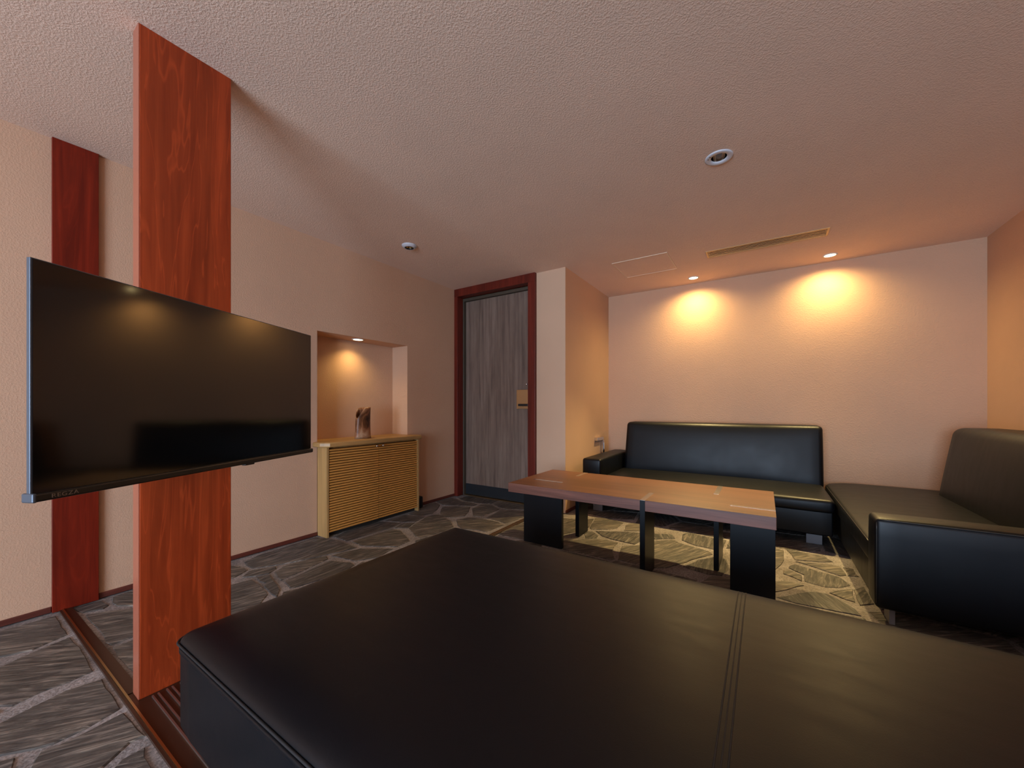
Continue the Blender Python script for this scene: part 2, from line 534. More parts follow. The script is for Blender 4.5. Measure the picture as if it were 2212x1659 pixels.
# ================================================================== THE SETTING
# ---- floor: mortar bed with slate crazy paving, every stone a piece of its own
floor = obj('floor', box(-3.3, 1.6, -3.6, 4.62, -0.10, -0.005), M['grout'])
tag(floor, 'dark slate crazy paving floor with pale mortar joints', 'floor', kind='structure')
STONES = [
 [(-2.6,0.099),(-2.544,0.183),(-2.517,0.246),(-2.56,0.348),(-2.73,0.349),(-2.844,0.346),(-2.855,0.186),(-2.871,0.109)],
 [(-2.203,0.084),(-2.134,0.139),(-2.104,0.162),(-2.121,0.223),(-2.115,0.292),(-2.127,0.354),(-2.219,0.356),(-2.33,0.357),(-2.434,0.353),(-2.527,0.347),(-2.498,0.247),(-2.482,0.205),(-2.459,0.161),(-2.447,0.093)],
 [(-2.022,0.077),(-1.868,0.071),(-1.831,0.12),(-1.782,0.178),(-1.764,0.212),(-1.763,0.274),(-1.783,0.351),(-1.789,0.36),(-1.9,0.362),(-1.959,0.358),(-2.039,0.36),(-2.062,0.273),(-2.043,0.194),(-2.025,0.132)],
 [(-1.737,0.172),(-1.71,0.16),(-1.65,0.145),(-1.501,0.243),(-1.531,0.27),(-1.554,0.302),(-1.58,0.337),(-1.577,0.372),(-1.675,0.366),(-1.757,0.358),(-1.748,0.274),(-1.748,0.214),(-1.757,0.181)],
 [(-1.504,0.281),(-1.472,0.262),(-1.367,0.33),(-1.383,0.346),(-1.433,0.348),(-1.485,0.348),(-1.527,0.356),(-1.527,0.305)],
 [(-1.768,0.067),(-1.688,0.12),(-1.745,0.137),(-1.79,0.144),(-1.807,0.118),(-1.847,0.07)],
 [(-2.066,0.079),(-2.065,0.116),(-2.096,0.139),(-2.112,0.136),(-2.189,0.083)],
 [(-2.819,0.408),(-2.767,0.421),(-2.735,0.489),(-2.766,0.514),(-2.864,0.501),(-2.871,0.464),(-2.865,0.405)],
 [(-2.781,0.523),(-2.72,0.53),(-2.648,0.578),(-2.634,0.609),(-2.886,0.668),(-2.879,0.628),(-2.87,0.572),(-2.858,0.54)],
 [(-2.672,0.422),(-2.532,0.428),(-2.403,0.428),(-2.334,0.42),(-2.293,0.431),(-2.295,0.498),(-2.284,0.533),(-2.597,0.607),(-2.617,0.571),(-2.7,0.478),(-2.728,0.425)],
 [(-2.164,0.422),(-1.991,0.432),(-1.908,0.442),(-2.258,0.523),(-2.268,0.492),(-2.264,0.428)],
 [(-2.727,1.111),(-2.64,1.111),(-2.57,1.223),(-2.531,1.317),(-2.465,1.49),(-2.44,1.555),(-2.413,1.686),(-2.554,1.693),(-2.721,1.689),(-2.875,1.649),(-2.858,1.242),(-2.807,1.128)],
 [(-2.507,1.075),(-2.483,1.135),(-2.521,1.197),(-2.557,1.206),(-2.608,1.113),(-2.626,1.08),(-2.559,1.019)],
 [(-2.619,0.922),(-2.592,0.99),(-2.615,1.041),(-2.653,1.094),(-2.787,1.064),(-2.844,1.001)],
 [(-2.387,1.131),(-2.327,1.128),(-2.348,1.255),(-2.376,1.375),(-2.397,1.459),(-2.454,1.478),(-2.501,1.391),(-2.526,1.235),(-2.476,1.155)],
 [(-2.348,1.51),(-2.212,1.526),(-2.14,1.655),(-2.185,1.814),(-2.381,1.686),(-2.429,1.562),(-2.429,1.494)],
 [(-2.178,1.104),(-2.112,1.37),(-2.167,1.495),(-2.219,1.504),(-2.361,1.446),(-2.322,1.241),(-2.3,1.124)],
 [(-2.144,0.755),(-2.119,0.921),(-2.213,1.007),(-2.317,1.026),(-2.421,1.038),(-2.487,1.037),(-2.505,0.956),(-2.513,0.885)],
 [(-2.421,1.052),(-2.365,1.061),(-2.325,1.034),(-2.201,1.015),(-2.14,1.019),(-2.214,1.068),(-2.397,1.11),(-2.47,1.129),(-2.486,1.066)],
 [(-2.597,1.722),(-2.586,1.863),(-2.578,2.083),(-2.601,2.247),(-2.824,2.165),(-2.83,1.918),(-2.763,1.723)],
 [(-2.622,2.265),(-2.532,2.34),(-2.578,2.493),(-2.774,2.429),(-2.782,2.209)],
 [(-2.628,2.48),(-2.591,2.603),(-2.661,2.741),(-2.759,2.878),(-2.875,2.925),(-2.879,2.829),(-2.806,2.592),(-2.771,2.46)],
 [(-2.409,1.721),(-2.192,1.852),(-2.209,1.988),(-2.452,2.109),(-2.543,2.092),(-2.56,1.735)],
 [(-2.457,2.191),(-2.518,2.317),(-2.59,2.248),(-2.55,2.116)],
 [(-2.253,2.075),(-2.189,2.066),(-2.141,2.291),(-2.158,2.415),(-2.288,2.519),(-2.385,2.568),(-2.455,2.618),(-2.552,2.604),(-2.565,2.498),(-2.452,2.183)],
 [(-2.729,2.883),(-2.646,2.922),(-2.444,3.025),(-2.457,3.112),(-2.68,3.116),(-2.874,3.174),(-2.883,2.951)],
 [(-2.658,3.131),(-2.456,3.152),(-2.356,3.202),(-2.351,3.364),(-2.653,3.372),(-2.777,3.381),(-2.785,3.197)],
 [(-2.522,2.623),(-2.399,2.583),(-2.345,2.606),(-2.289,2.714),(-2.339,2.819),(-2.455,2.989),(-2.626,2.891),(-2.694,2.832)],
 [(-2.231,2.752),(-2.156,2.777),(-2.147,2.919),(-2.161,3.082),(-2.344,3.165),(-2.424,3.112),(-2.399,2.94)],
 [(-2.195,3.13),(-2.098,3.11),(-1.897,3.214),(-1.957,3.315),(-2.048,3.343),(-2.335,3.342),(-2.343,3.196)],
 [(-1.945,2.754),(-1.853,2.728),(-1.795,3.099),(-1.788,3.206),(-1.925,3.155),(-2.126,3.064),(-2.099,2.767)],
 [(-2.171,2.468),(-2.054,2.404),(-1.95,2.454),(-1.854,2.461),(-1.837,2.686),(-1.929,2.732),(-2.1,2.732),(-2.244,2.696),(-2.276,2.571)],
 [(-1.702,2.453),(-1.519,2.471),(-1.312,2.542),(-1.541,2.986),(-1.723,2.866),(-1.765,2.672),(-1.743,2.478)],
 [(-1.383,2.547),(-1.318,2.739),(-1.264,2.844),(-1.207,2.952),(-1.217,3.045),(-1.269,3.269),(-1.371,3.188),(-1.505,3.144),(-1.539,2.834)],
 [(-1.208,3.013),(-1.179,2.983),(-1.045,3.058),(-1.009,3.131),(-1.012,3.311),(-1.233,3.352),(-1.268,3.285)],
 [(-0.944,3.088),(-0.759,3.197),(-0.794,3.347),(-0.957,3.334),(-0.98,3.252)],
 [(-1.129,2.744),(-1.065,2.807),(-1.074,2.866),(-1.145,2.933),(-1.186,2.918),(-1.19,2.846)],
 [(-1.05,2.871),(-0.964,2.841),(-0.871,2.831),(-0.783,2.829),(-0.749,2.983),(-0.802,3.123),(-0.943,3.065),(-1.137,2.962)],
 [(-1.239,2.522),(-1.174,2.453),(-0.832,2.451),(-0.819,2.491),(-0.876,2.613),(-0.891,2.693),(-0.898,2.803),(-1.015,2.808),(-1.125,2.736),(-1.258,2.628)],
 [(-0.832,2.624),(-0.8,2.48),(-0.587,2.471),(-0.504,2.526),(-0.415,2.686),(-0.38,2.771),(-0.289,2.928),(-0.313,2.972),(-0.519,3.042),(-0.571,3.088),(-0.675,2.989),(-0.755,2.829),(-0.853,2.736)],
 [(-0.749,3.157),(-0.727,3.039),(-0.683,3.025),(-0.561,3.126),(-0.599,3.21),(-0.713,3.158)],
 [(-0.519,3.112),(-0.412,3.043),(-0.314,3.034),(-0.24,3.029),(-0.235,3.298),(-0.325,3.302),(-0.508,3.326),(-0.535,3.275)],
 [(-0.425,2.599),(-0.286,2.56),(-0.205,2.587),(-0.178,2.739),(-0.205,2.885),(-0.28,2.887),(-0.365,2.768),(-0.391,2.679)],
 [(-0.091,2.745),(0.063,2.872),(0.089,2.956),(0.113,3.086),(0.116,3.277),(0.073,3.292),(-0.105,3.167)],
 [(0.155,3.205),(0.17,3.116),(0.314,3.167),(0.376,3.214),(0.34,3.311),(0.129,3.303)],
 [(0.282,3.028),(0.381,2.967),(0.413,3.0),(0.398,3.151),(0.252,3.119),(0.169,3.086)],
 [(0.127,2.94),(0.197,2.87),(0.196,2.764),(0.285,2.739),(0.35,2.771),(0.408,2.846),(0.378,2.941),(0.225,3.004),(0.158,3.029),(0.132,2.985)],
 [(0.096,2.817),(0.138,2.796),(0.185,2.757),(0.189,2.859),(0.122,2.917),(0.098,2.882)],
 [(-0.059,2.416),(0.056,2.521),(0.112,2.589),(0.189,2.703),(0.103,2.714),(0.059,2.674),(-0.064,2.593)],
 [(0.136,2.431),(0.256,2.44),(0.393,2.456),(0.381,2.522),(0.334,2.597),(0.278,2.647),(0.21,2.632),(0.188,2.608),(0.054,2.452)],
 [(0.346,2.624),(0.394,2.609),(0.406,2.792),(0.331,2.722),(0.293,2.667)],
 [(0.415,2.989),(0.472,3.014),(0.46,3.043),(0.461,3.146),(0.411,3.139)],
 [(0.402,2.66),(0.407,2.582),(0.471,2.641),(0.464,2.862),(0.408,2.783)]]

TRACK = [(-2.9, 0.352), (1.44, 0.375), (1.44, 0.63), (-1.777, 0.63), (-1.777, 0.44), (-2.9, 0.44)]
STRIP = [(-1.805, 0.63), (-1.74, 0.63), (-1.74, 3.285), (-1.805, 3.285)]

def poly_area(P):
    return sum(P[i][0] * P[(i + 1) % len(P)][1] - P[(i + 1) % len(P)][0] * P[i][1] for i in range(len(P))) / 2

def clip(P, a, b, c):
    """keep a*x+b*y<=c"""
    out = []
    for i in range(len(P)):
        p, q = P[i], P[(i + 1) % len(P)]
        dp, dq = a * p[0] + b * p[1] - c, a * q[0] + b * q[1] - c
        if dp <= 0:
            out.append(p)
        if (dp < 0 < dq) or (dq < 0 < dp):
            t = dp / (dp - dq)
            out.append((p[0] + (q[0] - p[0]) * t, p[1] + (q[1] - p[1]) * t))
    return out

def hull(P):
    P = sorted(set(P))
    def half(pts):
        h = []
        for p in pts:
            while len(h) > 1 and (h[-1][0] - h[-2][0]) * (p[1] - h[-2][1]) - (h[-1][1] - h[-2][1]) * (p[0] - h[-2][0]) <= 0:
                h.pop()
            h.append(p)
        return h
    a, b = half(P), half(P[::-1])
    return a[:-1] + b[:-1]

def centroid(P):
    return (sum(p[0] for p in P) / len(P), sum(p[1] for p in P) / len(P))

def fill_stones():
    """irregular cells over the rest of the floor, kept clear of the placed stones and the tracks"""
    seeds = []
    y = REAR_Y + 0.05
    row = 0
    while y < 4.6:
        x = -3.1 + (0.2 if row % 2 else 0)
        while x < 1.6:
            seeds.append((x + rnd.uniform(-0.15, 0.15), y + rnd.uniform(-0.13, 0.13)))
            x += 0.42
        y += 0.36
        row += 1
    obst = [(hull(s), 0.016) for s in STONES] + [(hull([(-2.9, 0.35), (1.44, 0.37), (1.44, 0.64), (-2.9, 0.44)]), 0.012), (hull(STRIP), 0.012)]
    cells = []
    for i, s in enumerate(seeds):
        P = [(XL + 0.012, REAR_Y), (XR - 0.01, REAR_Y), (XR - 0.01, YB - 0.01), (XL + 0.012, YB - 0.01)]
        for j, q in enumerate(seeds):
            if i == j or (s[0] - q[0]) ** 2 + (s[1] - q[1]) ** 2 > 1.5:
                continue
            a, b = q[0] - s[0], q[1] - s[1]
            l = math.hypot(a, b)
            c = (q[0] ** 2 + q[1] ** 2 - s[0] ** 2 - s[1] ** 2) / 2 - 0.011 * l
            P = clip(P, a, b, c)
            if len(P) < 3:
                break
        if len(P) < 3:
            continue
        ok = True
        for Hh, g in obst:
            ce = centroid(P)
            best = None
            for k in range(len(Hh)):
                p, q = Hh[k], Hh[(k + 1) % len(Hh)]
                nx, ny = q[1] - p[1], -(q[0] - p[0])
                l = math.hypot(nx, ny) or 1
                nx, ny = nx / l, ny / l
                d = (ce[0] - p[0]) * nx + (ce[1] - p[1]) * ny
                if best is None or d > best[0]:
                    best = (d, nx, ny, p)
            if best[0] <= 0:
                ok = False
                break
            d, nx, ny, p = best
            P = clip(P, -nx, -ny, -(nx * p[0] + ny * p[1] + g))
            if len(P) < 3:
                ok = False
                break
        if ok and abs(poly_area(P)) > 0.010:
            if ce[1] > YD - 0.05 and ce[0] < XA:
                continue
            cells.append(P)
    return cells

def rough_edge(P, amp=0.006, step=0.045):
    out = []
    n = len(P)
    for i in range(n):
        p, q = P[i], P[(i + 1) % n]
        l = math.hypot(q[0] - p[0], q[1] - p[1])
        m = max(1, int(l / step))
        nx, ny = (q[1] - p[1]) / (l or 1), -(q[0] - p[0]) / (l or 1)
        for k in range(m):
            t = k / m
            w = rnd.uniform(-amp, amp * 0.25) if k else -amp * 0.4
            out.append((p[0] + (q[0] - p[0]) * t + nx * w, p[1] + (q[1] - p[1]) * t + ny * w))
    return out

def make_stone(P):
    c = centroid(P)
    Q = [(p[0] - c[0], p[1] - c[1]) for p in rough_edge(P)]
    top = rnd.uniform(-0.0012, 0.0)
    bm = bmesh.new()
    tx, ty = rnd.uniform(-0.004, 0.004), rnd.uniform(-0.004, 0.004)
    size = max(math.hypot(*q) for q in Q)
    k = 1 - 0.006 / max(size, 0.03)
    r0 = [bm.verts.new((x, y, -0.02)) for x, y in Q]
    r1 = [bm.verts.new((x, y, top - 0.003)) for x, y in Q]
    r2 = [bm.verts.new((x * k, y * k, min(0.0, top + tx * x + ty * y))) for x, y in Q]
    n = len(Q)
    for A, B in ((r0, r1), (r1, r2)):
        for i in range(n):
            bm.faces.new((A[i], A[(i + 1) % n], B[(i + 1) % n], B[i]))
    bm.faces.new(r2)
    obj('paving_stone', bm, M['slate'], floor, loc=(c[0], c[1], 0))

for P in STONES:
    make_stone(P)
for P in fill_stones():
    make_stone(P)

# ---- ceiling with openings for the two unlit downlights and the air grille
DL1 = (-0.197, 2.282)
DL2 = (-2.408, 2.158)
GR = (-0.413, 0.405, 3.607, 3.770)
def ceiling_bm():
    bm = bmesh.new()
    def loop(pts, z=H):
        vsx = [bm.verts.new((x, y, z)) for x, y in pts]
        return [bm.edges.new((vsx[i], vsx[(i + 1) % len(vsx)])) for i in range(len(vsx))]
    es = loop([(-3.3, -3.6), (1.6, -3.6), (1.6, 4.62), (-3.3, 4.62)])
    holes = []
    for (cx, cyy), r in ((DL1, 0.047), (DL2, 0.047)):
        h = loop([(cx + r * math.cos(2 * math.pi * k / 40), cyy + r * math.sin(2 * math.pi * k / 40)) for k in range(40)])
        holes += h
    holes += loop([(GR[0] + .012, GR[2] + .012), (GR[1] - .012, GR[2] + .012), (GR[1] - .012, GR[3] - .012), (GR[0] + .012, GR[3] - .012)])
    bmesh.ops.triangle_fill(bm, use_beauty=True, use_dissolve=False, edges=es + holes)
    ex = bmesh.ops.extrude_edge_only(bm, edges=holes + es)
    for g in ex['geom']:
        if isinstance(g, bmesh.types.BMVert):
            g.co.z += 0.12
    add_box(bm, -3.3, 1.6, -3.6, 4.62, H + 0.12, H + 0.16)
    return bm
tag(obj('ceiling', ceiling_bm(), M['ceiling']), 'textured dusky beige plaster ceiling', 'ceiling', kind='structure')

# ---- walls
NY0, NY1, NZ = 1.671, 2.574, 1.589
bm = box(-3.24, XL, REAR_Y - 0.15, NY0, 0, H)
add_box(bm, -3.24, XL, NY1, 3.5, 0, H)
add_box(bm, -3.24, XL, NY0, NY1, NZ, H)
add_box(bm, -3.24, -3.116, NY0, NY1, 0, NZ)
tag(obj('wall_left', bm, M['wall']), 'long beige plaster wall with a lit niche above the slatted cabinet', 'wall', kind='structure')
tag(obj('wall_back', box(-1.9, 1.6, YB, 4.62, 0, H), M['wall_coarse']), 'beige plaster wall behind the long sofa washed by two downlights', 'wall', kind='structure')
tag(obj('wall_right', box(XR, 1.6, REAR_Y - 0.15, YB, 0, H), M['wall']), 'beige plaster wall on the right behind the corner sofa', 'wall', kind='structure')
tag(obj('wall_alcove', box(-1.862, XA, YD, YB, 0, H), M['smooth']), 'smooth wall block between the door and the sofa alcove', 'wall', kind='structure')
tag(obj('wall_entry', box(XL, -1.862, 3.45, 3.62, 0, H), M['smooth']), 'wall closing the room behind the door frame', 'wall', kind='structure')
bm = box(-3.24, WIN[0], REAR_Y - 0.15, REAR_Y, 0, H)
add_box(bm, WIN[1], 1.6, REAR_Y - 0.15, REAR_Y, 0, H)
add_box(bm, WIN[0], WIN[1], REAR_Y - 0.15, REAR_Y, 0, WIN[2])
add_box(bm, WIN[0], WIN[1], REAR_Y - 0.15, REAR_Y, WIN[3], H)
tag(obj('wall_rear', bm, M['wall']), 'beige plaster wall behind the viewer with the window', 'wall', kind='structure')
w = empty('window_1', ((WIN[0] + WIN[1]) / 2, REAR_Y - 0.08, WIN[2]))
tag(w, 'wide window behind the viewer letting in cool daylight', 'window', kind='structure')
hw, hh = (WIN[1] - WIN[0]) / 2, WIN[3] - WIN[2]
for nm, d in (('window_frame', (-hw, hw, -.03, .03, 0, .05)), ('window_frame', (-hw, hw, -.03, .03, hh - .05, hh)),
              ('window_frame', (-hw, -hw + .05, -.03, .03, .05, hh - .05)), ('window_frame', (hw - .05, hw, -.03, .03, .05, hh - .05)),
              ('mullion', (-.025, .025, -.03, .03, .05, hh - .05))):
    boxo(nm, d, M['winframe'], w, 0.004)

# ---- baseboards
def baseboard(name, segs, label, mat):
    bm = bmesh.new()
    for s in segs:
        add_box(bm, *s, 0.003, 1)
    tag(obj(name, bm, mat), label, 'baseboard', kind='structure')
BH = 0.028
baseboard('baseboard_left', [(XL, XL + .009, REAR_Y, 0.34, 0, BH), (XL, XL + .009, 0.497, 1.672, 0, BH), (XL, XL + .009, 2.606, 3.25, 0, BH)], 'thin dark red baseboard along the niche wall', M['base_red'])
baseboard('baseboard_alcove', [(XA, XA + .009, YD, YB, 0, BH), (XA + .009, XR, YB - .009, YB, 0, BH)], 'thin dark red baseboard around the sofa alcove', M['base_red'])
baseboard('baseboard_right', [(XR - .009, XR, REAR_Y, YB - .009, 0, BH)], 'thin dark red baseboard along the right wall', M['base_red'])

# ---- red board on the left wall
tag(boxo('trim_1', (XL, XL + 0.022, 0.340, 0.496, 0, H), M['board'], bev=0.0015), 'flat dark red wooden board running up the left wall', 'trim', kind='structure')

# ---- sliding door track in the floor
t = empty('trim_2', (0, 0, 0))
tag(t, 'bronze sliding door track set across the stone floor', 'floor track', kind='structure')
def track_part(name, x0, x1, a0, a1, b0, b1, z, mat):
    """strip from x0 to x1; a0..a1 = y range at x0, b0..b1 at x1"""
    bm = bmesh.new()
    lo = [bm.verts.new(p) for p in ((x0, a0, -.02), (x1, b0, -.02), (x1, b1, -.02), (x0, a1, -.02))]
    hi = [bm.verts.new((v.co.x, v.co.y, z)) for v in lo]
    bm.faces.new(lo[::-1]); bm.faces.new(hi)
    for i in range(4):
        bm.faces.new((lo[i], lo[(i + 1) % 4], hi[(i + 1) % 4], hi[i]))
    return obj(name, bm, mat, t)
track_part('edge_strip', -2.89, 1.43, 0.362, 0.370, 0.395, 0.403, 0.004, M['bronze'])
track_part('bead', -2.89, 1.43, 0.3705, 0.3765, 0.4035, 0.4095, 0.0065, M['brass'])
track_part('sill_board', -2.89, -1.842, 0.377, 0.404, 0.384, 0.419, 0.003, M['bronze'])
track_part('track_bed', -1.84, 1.43, 0.386, 0.60, 0.41, 0.60, 0.001, M['bronze'])
for yy in (0.431, 0.446, 0.469, 0.484, 0.507, 0.522, 0.545, 0.560):
    o = track_part('rail', -1.76, 1.43, yy - .0022, yy + .0022, yy - .0022, yy + .0022, 0.007, M['rail'])

# ---- metal strip in the floor near the door
t = empty('trim_3', (0, 0, 0))
tag(t, 'narrow metal threshold strip crossing the stones near the table', 'floor strip', kind='structure')
boxo('strip_bed', (-1.795, -1.750, 0.70, 3.25, -0.02, -0.001), M['bronze'], t)
for xx in (-1.793, -1.773, -1.753):
    boxo('rail', (xx - .003, xx + .003, 0.70, 3.25, -0.015, 0.0015), M['brass'], t)

# ---- door
d = empty('door_1', (-2.40, 3.30, 0))
tag(d, 'grey brown wood grain door in a dark red frame', 'door', kind='structure')
def dpart(name, dims, mat, parent=None, bev=0.0):
    x0, x1, y0, y1, z0, z1 = dims
    p = parent or d
    ox, oy, oz = (d.location if p is d else d.location + p.location)
    return boxo(name, (x0 - ox, x1 - ox, y0 - oy, y1 - oy, z0 - oz, z1 - oz), mat, p, bev)
dpart('door_jamb', (XL, -2.853, 3.25, 3.345, 0, 2.22), M['door_red'], bev=.002)
dpart('door_jamb', (-1.942, -1.862, 3.25, 3.345, 0, 2.22), M['door_red'], bev=.002)
dpart('door_head', (XL, -1.862, 3.25, 3.345, 2.22, H), M['door_red'], bev=.002)
dpart('door_lining', (XL, -2.838, 3.345, 3.44, 0, 2.215), M['steelframe'])
dpart('door_lining', (-1.950, -1.862, 3.345, 3.44, 0, 2.215), M['steelframe'])
dpart('door_lining', (-2.838, -1.950, 3.345, 3.44, 2.185, 2.215), M['steelframe'])
dpart('threshold', (-2.838, -1.950, 3.345, 3.43, 0, 0.006), M['brass'])
leaf = dpart('door_leaf', (-2.834, -1.953, 3.375, 3.42, 0.010, 2.183), M['door'], bev=.002)
def lpart(name, dims, mat, bev=0.0):
    x0, x1, y0, y1, z0, z1 = dims
    o_ = d.location + leaf.location
    return boxo(name, (x0 - o_.x, x1 - o_.x, y0 - o_.y, y1 - o_.y, z0 - o_.z, z1 - o_.z), mat, leaf, bev)
lpart('kick_plate', (-2.832, -1.955, 3.372, 3.376, 0.012, 0.130), M['kick'])
tag(lpart('lock_plate', (-2.145, -1.985, 3.362, 3.376, 0.975, 1.172), M['lock'], .003), 'brass lock plate')
tag(lpart('lever_handle', (-2.105, -1.985, 3.325, 3.343, 1.004, 1.026), M['black'], .006), 'black lever handle')
lpart('handle_stem', (-2.005, -1.987, 3.343, 3.365, 1.006, 1.024), M['black'], .004)
bm = lathe_bm([(0, .012), (.008, .011), (.011, .006), (.012, 0), (0, 0)], 24)
bmesh.ops.rotate(bm, verts=bm.verts, cent=(0, 0, 0), matrix=Matrix.Rotation(math.radians(90), 3, 'X'))
o_ = d.location + leaf.location
obj('thumb_turn', bm, M['chrome'], leaf, True, loc=(-2.030 - o_.x, 3.375 - o_.y, 1.226 - o_.z))

# ================================================================== THINGS
# ---- wooden post carrying the television
p = empty('wooden_post', (-1.8085, 0.5365, 0))
tag(p, 'floor to ceiling red brown wooden board post holding the television', 'post')
boxo('post_core', (-0.0285, 0.0315, -0.1345, 0.1345, 0.001, H), M['post'], p, 0.002)
boxo('edge_band', (-0.0305, 0.0305, -0.1375, -0.1340, 0.001, H), M['post_edge'], p, 0.0012)

# ---- television
TL, TR = Vector((-1.426, 0.135, 0)), Vector((-1.859, 1.040, 0))
tvw = (TR - TL).length
tv = empty('television', ((TL.x + TR.x) / 2, (TL.y + TR.y) / 2, 0.777), math.atan2(TR.y - TL.y, TR.x - TL.x))
tag(tv, 'large flat black television turned out on the red post', 'television')
hw = tvw / 2
boxo('screen', (-hw + .004, hw - .004, -0.0015, 0.006, 0.018, 0.568), M['screen'], tv)
boxo('frame', (-hw, hw, 0.0, 0.011, 0.012, 0.571), M['tv_edge'], tv, 0.0015)
boxo('back_housing', (-hw + .05, hw - .05, 0.011, 0.050, 0.01, 0.30), M['black'], tv, 0.012)
bar = boxo('bottom_bar', (-hw - .001, hw + .001, -0.012, 0.022, -0.001, 0.0185), M['tv_bar'], tv, 0.004)
boxo('end_cap', (-hw - .0025, -hw + .006, -0.012, 0.022, -0.002, 0.020), M['tv_edge'], tv, 0.003)
boxo('sensor', (0.11, 0.155, 0.000, 0.018, -0.008, 0.001), M['black'], tv, 0.002)
cu = bpy.data.curves.new('logo_text', 'FONT')
cu.body = 'REGZA'
cu.size = 0.0135
cu.extrude = 0.0004
cu.space_character = 1.12
tmp = bpy.data.objects.new('logo_tmp', cu)
COL.objects.link(tmp)
bpy.context.view_layer.update()
me = bpy.data.meshes.new_from_object(tmp.evaluated_get(bpy.context.evaluated_depsgraph_get()))
bpy.data.objects.remove(tmp)
me.materials.clear()
me.materials.append(M['logo'])
lo = bpy.data.objects.new('logo', me)
lo.rotation_euler = (math.radians(90), 0, 0)
lo.location = (-hw + 0.030, -0.0123, 0.0045)
lo.scale = (1.15, 1, 1)
link(lo, tv)
tag(lo, 'bronze brand lettering on the bottom edge')
boxo('mount_arm', (-0.03, 0.03, 0.05, 0.105, 0.22, 0.30), M['black'], tv, 0.003)
boxo('mount_plate', (-0.11, 0.11, 0.050, 0.060, 0.10, 0.42), M['black'], tv, 0.003)

# ---- upholstered daybed in the foreground
def plan_round(x0, x1, y0, y1, R, corners=None):
    def f(p):
        cx = min(max(p.x, x0 + R), x1 - R)
        cy_ = min(max(p.y, y0 + R), y1 - R)
        dx, dy = p.x - cx, p.y - cy_
        if abs(dx) > 1e-9 and abs(dy) > 1e-9:
            key = (dx > 0, dy > 0)
            if corners is None or key in corners:
                m = max(abs(dx), abs(dy)) / math.hypot(dx, dy)
                p = Vector((cx + dx * m, cy_ + dy * m, p.z))
        return p
    return f
OX0, OX1, OY0, OY1 = -1.425, 1.300, 0.397, 1.602
oc = Vector(((OX0 + OX1) / 2, (OY0 + OY1) / 2, 0))
ot = empty('leather_daybed', oc)
tag(ot, 'wide low black leather daybed filling the foreground', 'daybed')
a, b_, c_, e_ = OX0 - oc.x, OX1 - oc.x, OY0 - oc.y, OY1 - oc.y
obj('body', pad_bm(a + .003, b_ - .003, c_ + .003, e_ - .003, 0.07, 0.325, 0.012, (.004, .004, .004, .004, 0, 0), 0.09,
                   plan_round(a, b_, c_, e_, 0.035)), M['leather'], ot, True)
def edge_drop(x, y):
    """the crown of the cushion falls away towards its edges"""
    d = min(x - a, b_ - x, y - c_, e_ - y)
    q_ = 1 - min(1.0, max(0.0, d / 0.11))
    return 0.034 * (1 - math.sqrt(max(0.0, 1 - q_ * q_)))
_round = plan_round(a, b_, c_, e_, 0.04)
def crown(p):
    if p.z > 0.320:
        k_ = min(1.0, (p.z - 0.320) / 0.03)
        p = Vector((p.x, p.y, p.z - k_ * edge_drop(p.x, p.y)))
    return _round(p)
top = obj('top_cushion', pad_bm(a, b_, c_, e_, 0.290, 0.357, 0.010, (.012, .01, .004, .006, 0, .012), 0.04, crown, (.005, .012, .02, .03, .042, .058, .078, .1)), M['leather'], ot, True)
def top_z(x, y):
    ux, uy = 2 * (x - a) / (b_ - a) - 1, 2 * (y - c_) / (e_ - c_) - 1
    return 0.357 + 0.012 * max(0, 1 - abs(ux) ** 3) * max(0, 1 - abs(uy) ** 3) - edge_drop(x, y)
seam = []
R = 0.036
for (cx, cyy, a0) in ((b_ - R, e_ - R, 0), (a + R, e_ - R, 90), (a + R, c_ + R, 180), (b_ - R, c_ + R, 270)):
    for k in range(7):
        an = math.radians(a0 + 15 * k)
        seam.append((cx + (R + .0015) * math.cos(an), cyy + (R + .0015) * math.sin(an), 0.324))
obj('seam_welt', tube_bm(seam, 0.0035, 6, True), M['seam'], ot, True)
for dx in (-0.011, 0.0, 0.011):
    pts = []
    x = -0.063 - oc.x + dx
    for k in range(41):
        y = c_ + 0.03 + (e_ - c_ - 0.06) * k / 40
        pts.append((x, y, top_z(x, y) - (0.0004 if dx else 0.0010)))
    obj('stitch_line', tube_bm(pts, 0.0020, 6), M['seam'], ot, True)
for sx in (a + .12, b_ - .12):
    for sy in (c_ + .25, e_ - .12):
        boxo('leg', (sx - .04, sx + .04, sy - .012, sy + .012, 0.0, 0.072), M['alu'], ot, .001)

# ---- long sofa against the back wall
s = empty('long_sofa', (-0.53, 3.95, 0))
tag(s, 'long low black leather sofa with one arm under the two lit downlights', 'sofa')
def sp(name, dims, r, puff, mat='leather', warp=None, step=0.06, parent=None):
    x0, x1, y0, y1, z0, z1 = dims
    p_ = parent or s
    L_ = p_.location
    W = None
    if warp:
        def W(v):
            q = warp(Vector((v.x + L_.x, v.y + L_.y, v.z)))
            return Vector((q.x - L_.x, q.y - L_.y, q.z))
    return obj(name, pad_bm(x0 - L_.x, x1 - L_.x, y0 - L_.y, y1 - L_.y, z0, z1, r, puff, step, W), M[mat], p_, True)
sp('base', (-1.465, 0.408, 3.500, 4.42, 0.078, 0.275), 0.010, (0, 0, .003, 0, 0, 0))
seat = sp('seat', (-1.288, 0.416, 3.470, 4.20, 0.245, 0.340), 0.028, (0, .004, .006, 0, 0, .014))
arm = sp('armrest', (-1.472, -1.286, 3.490, 4.44, 0.085, 0.500), 0.022, (.004, .004, .005, 0, 0, .006))
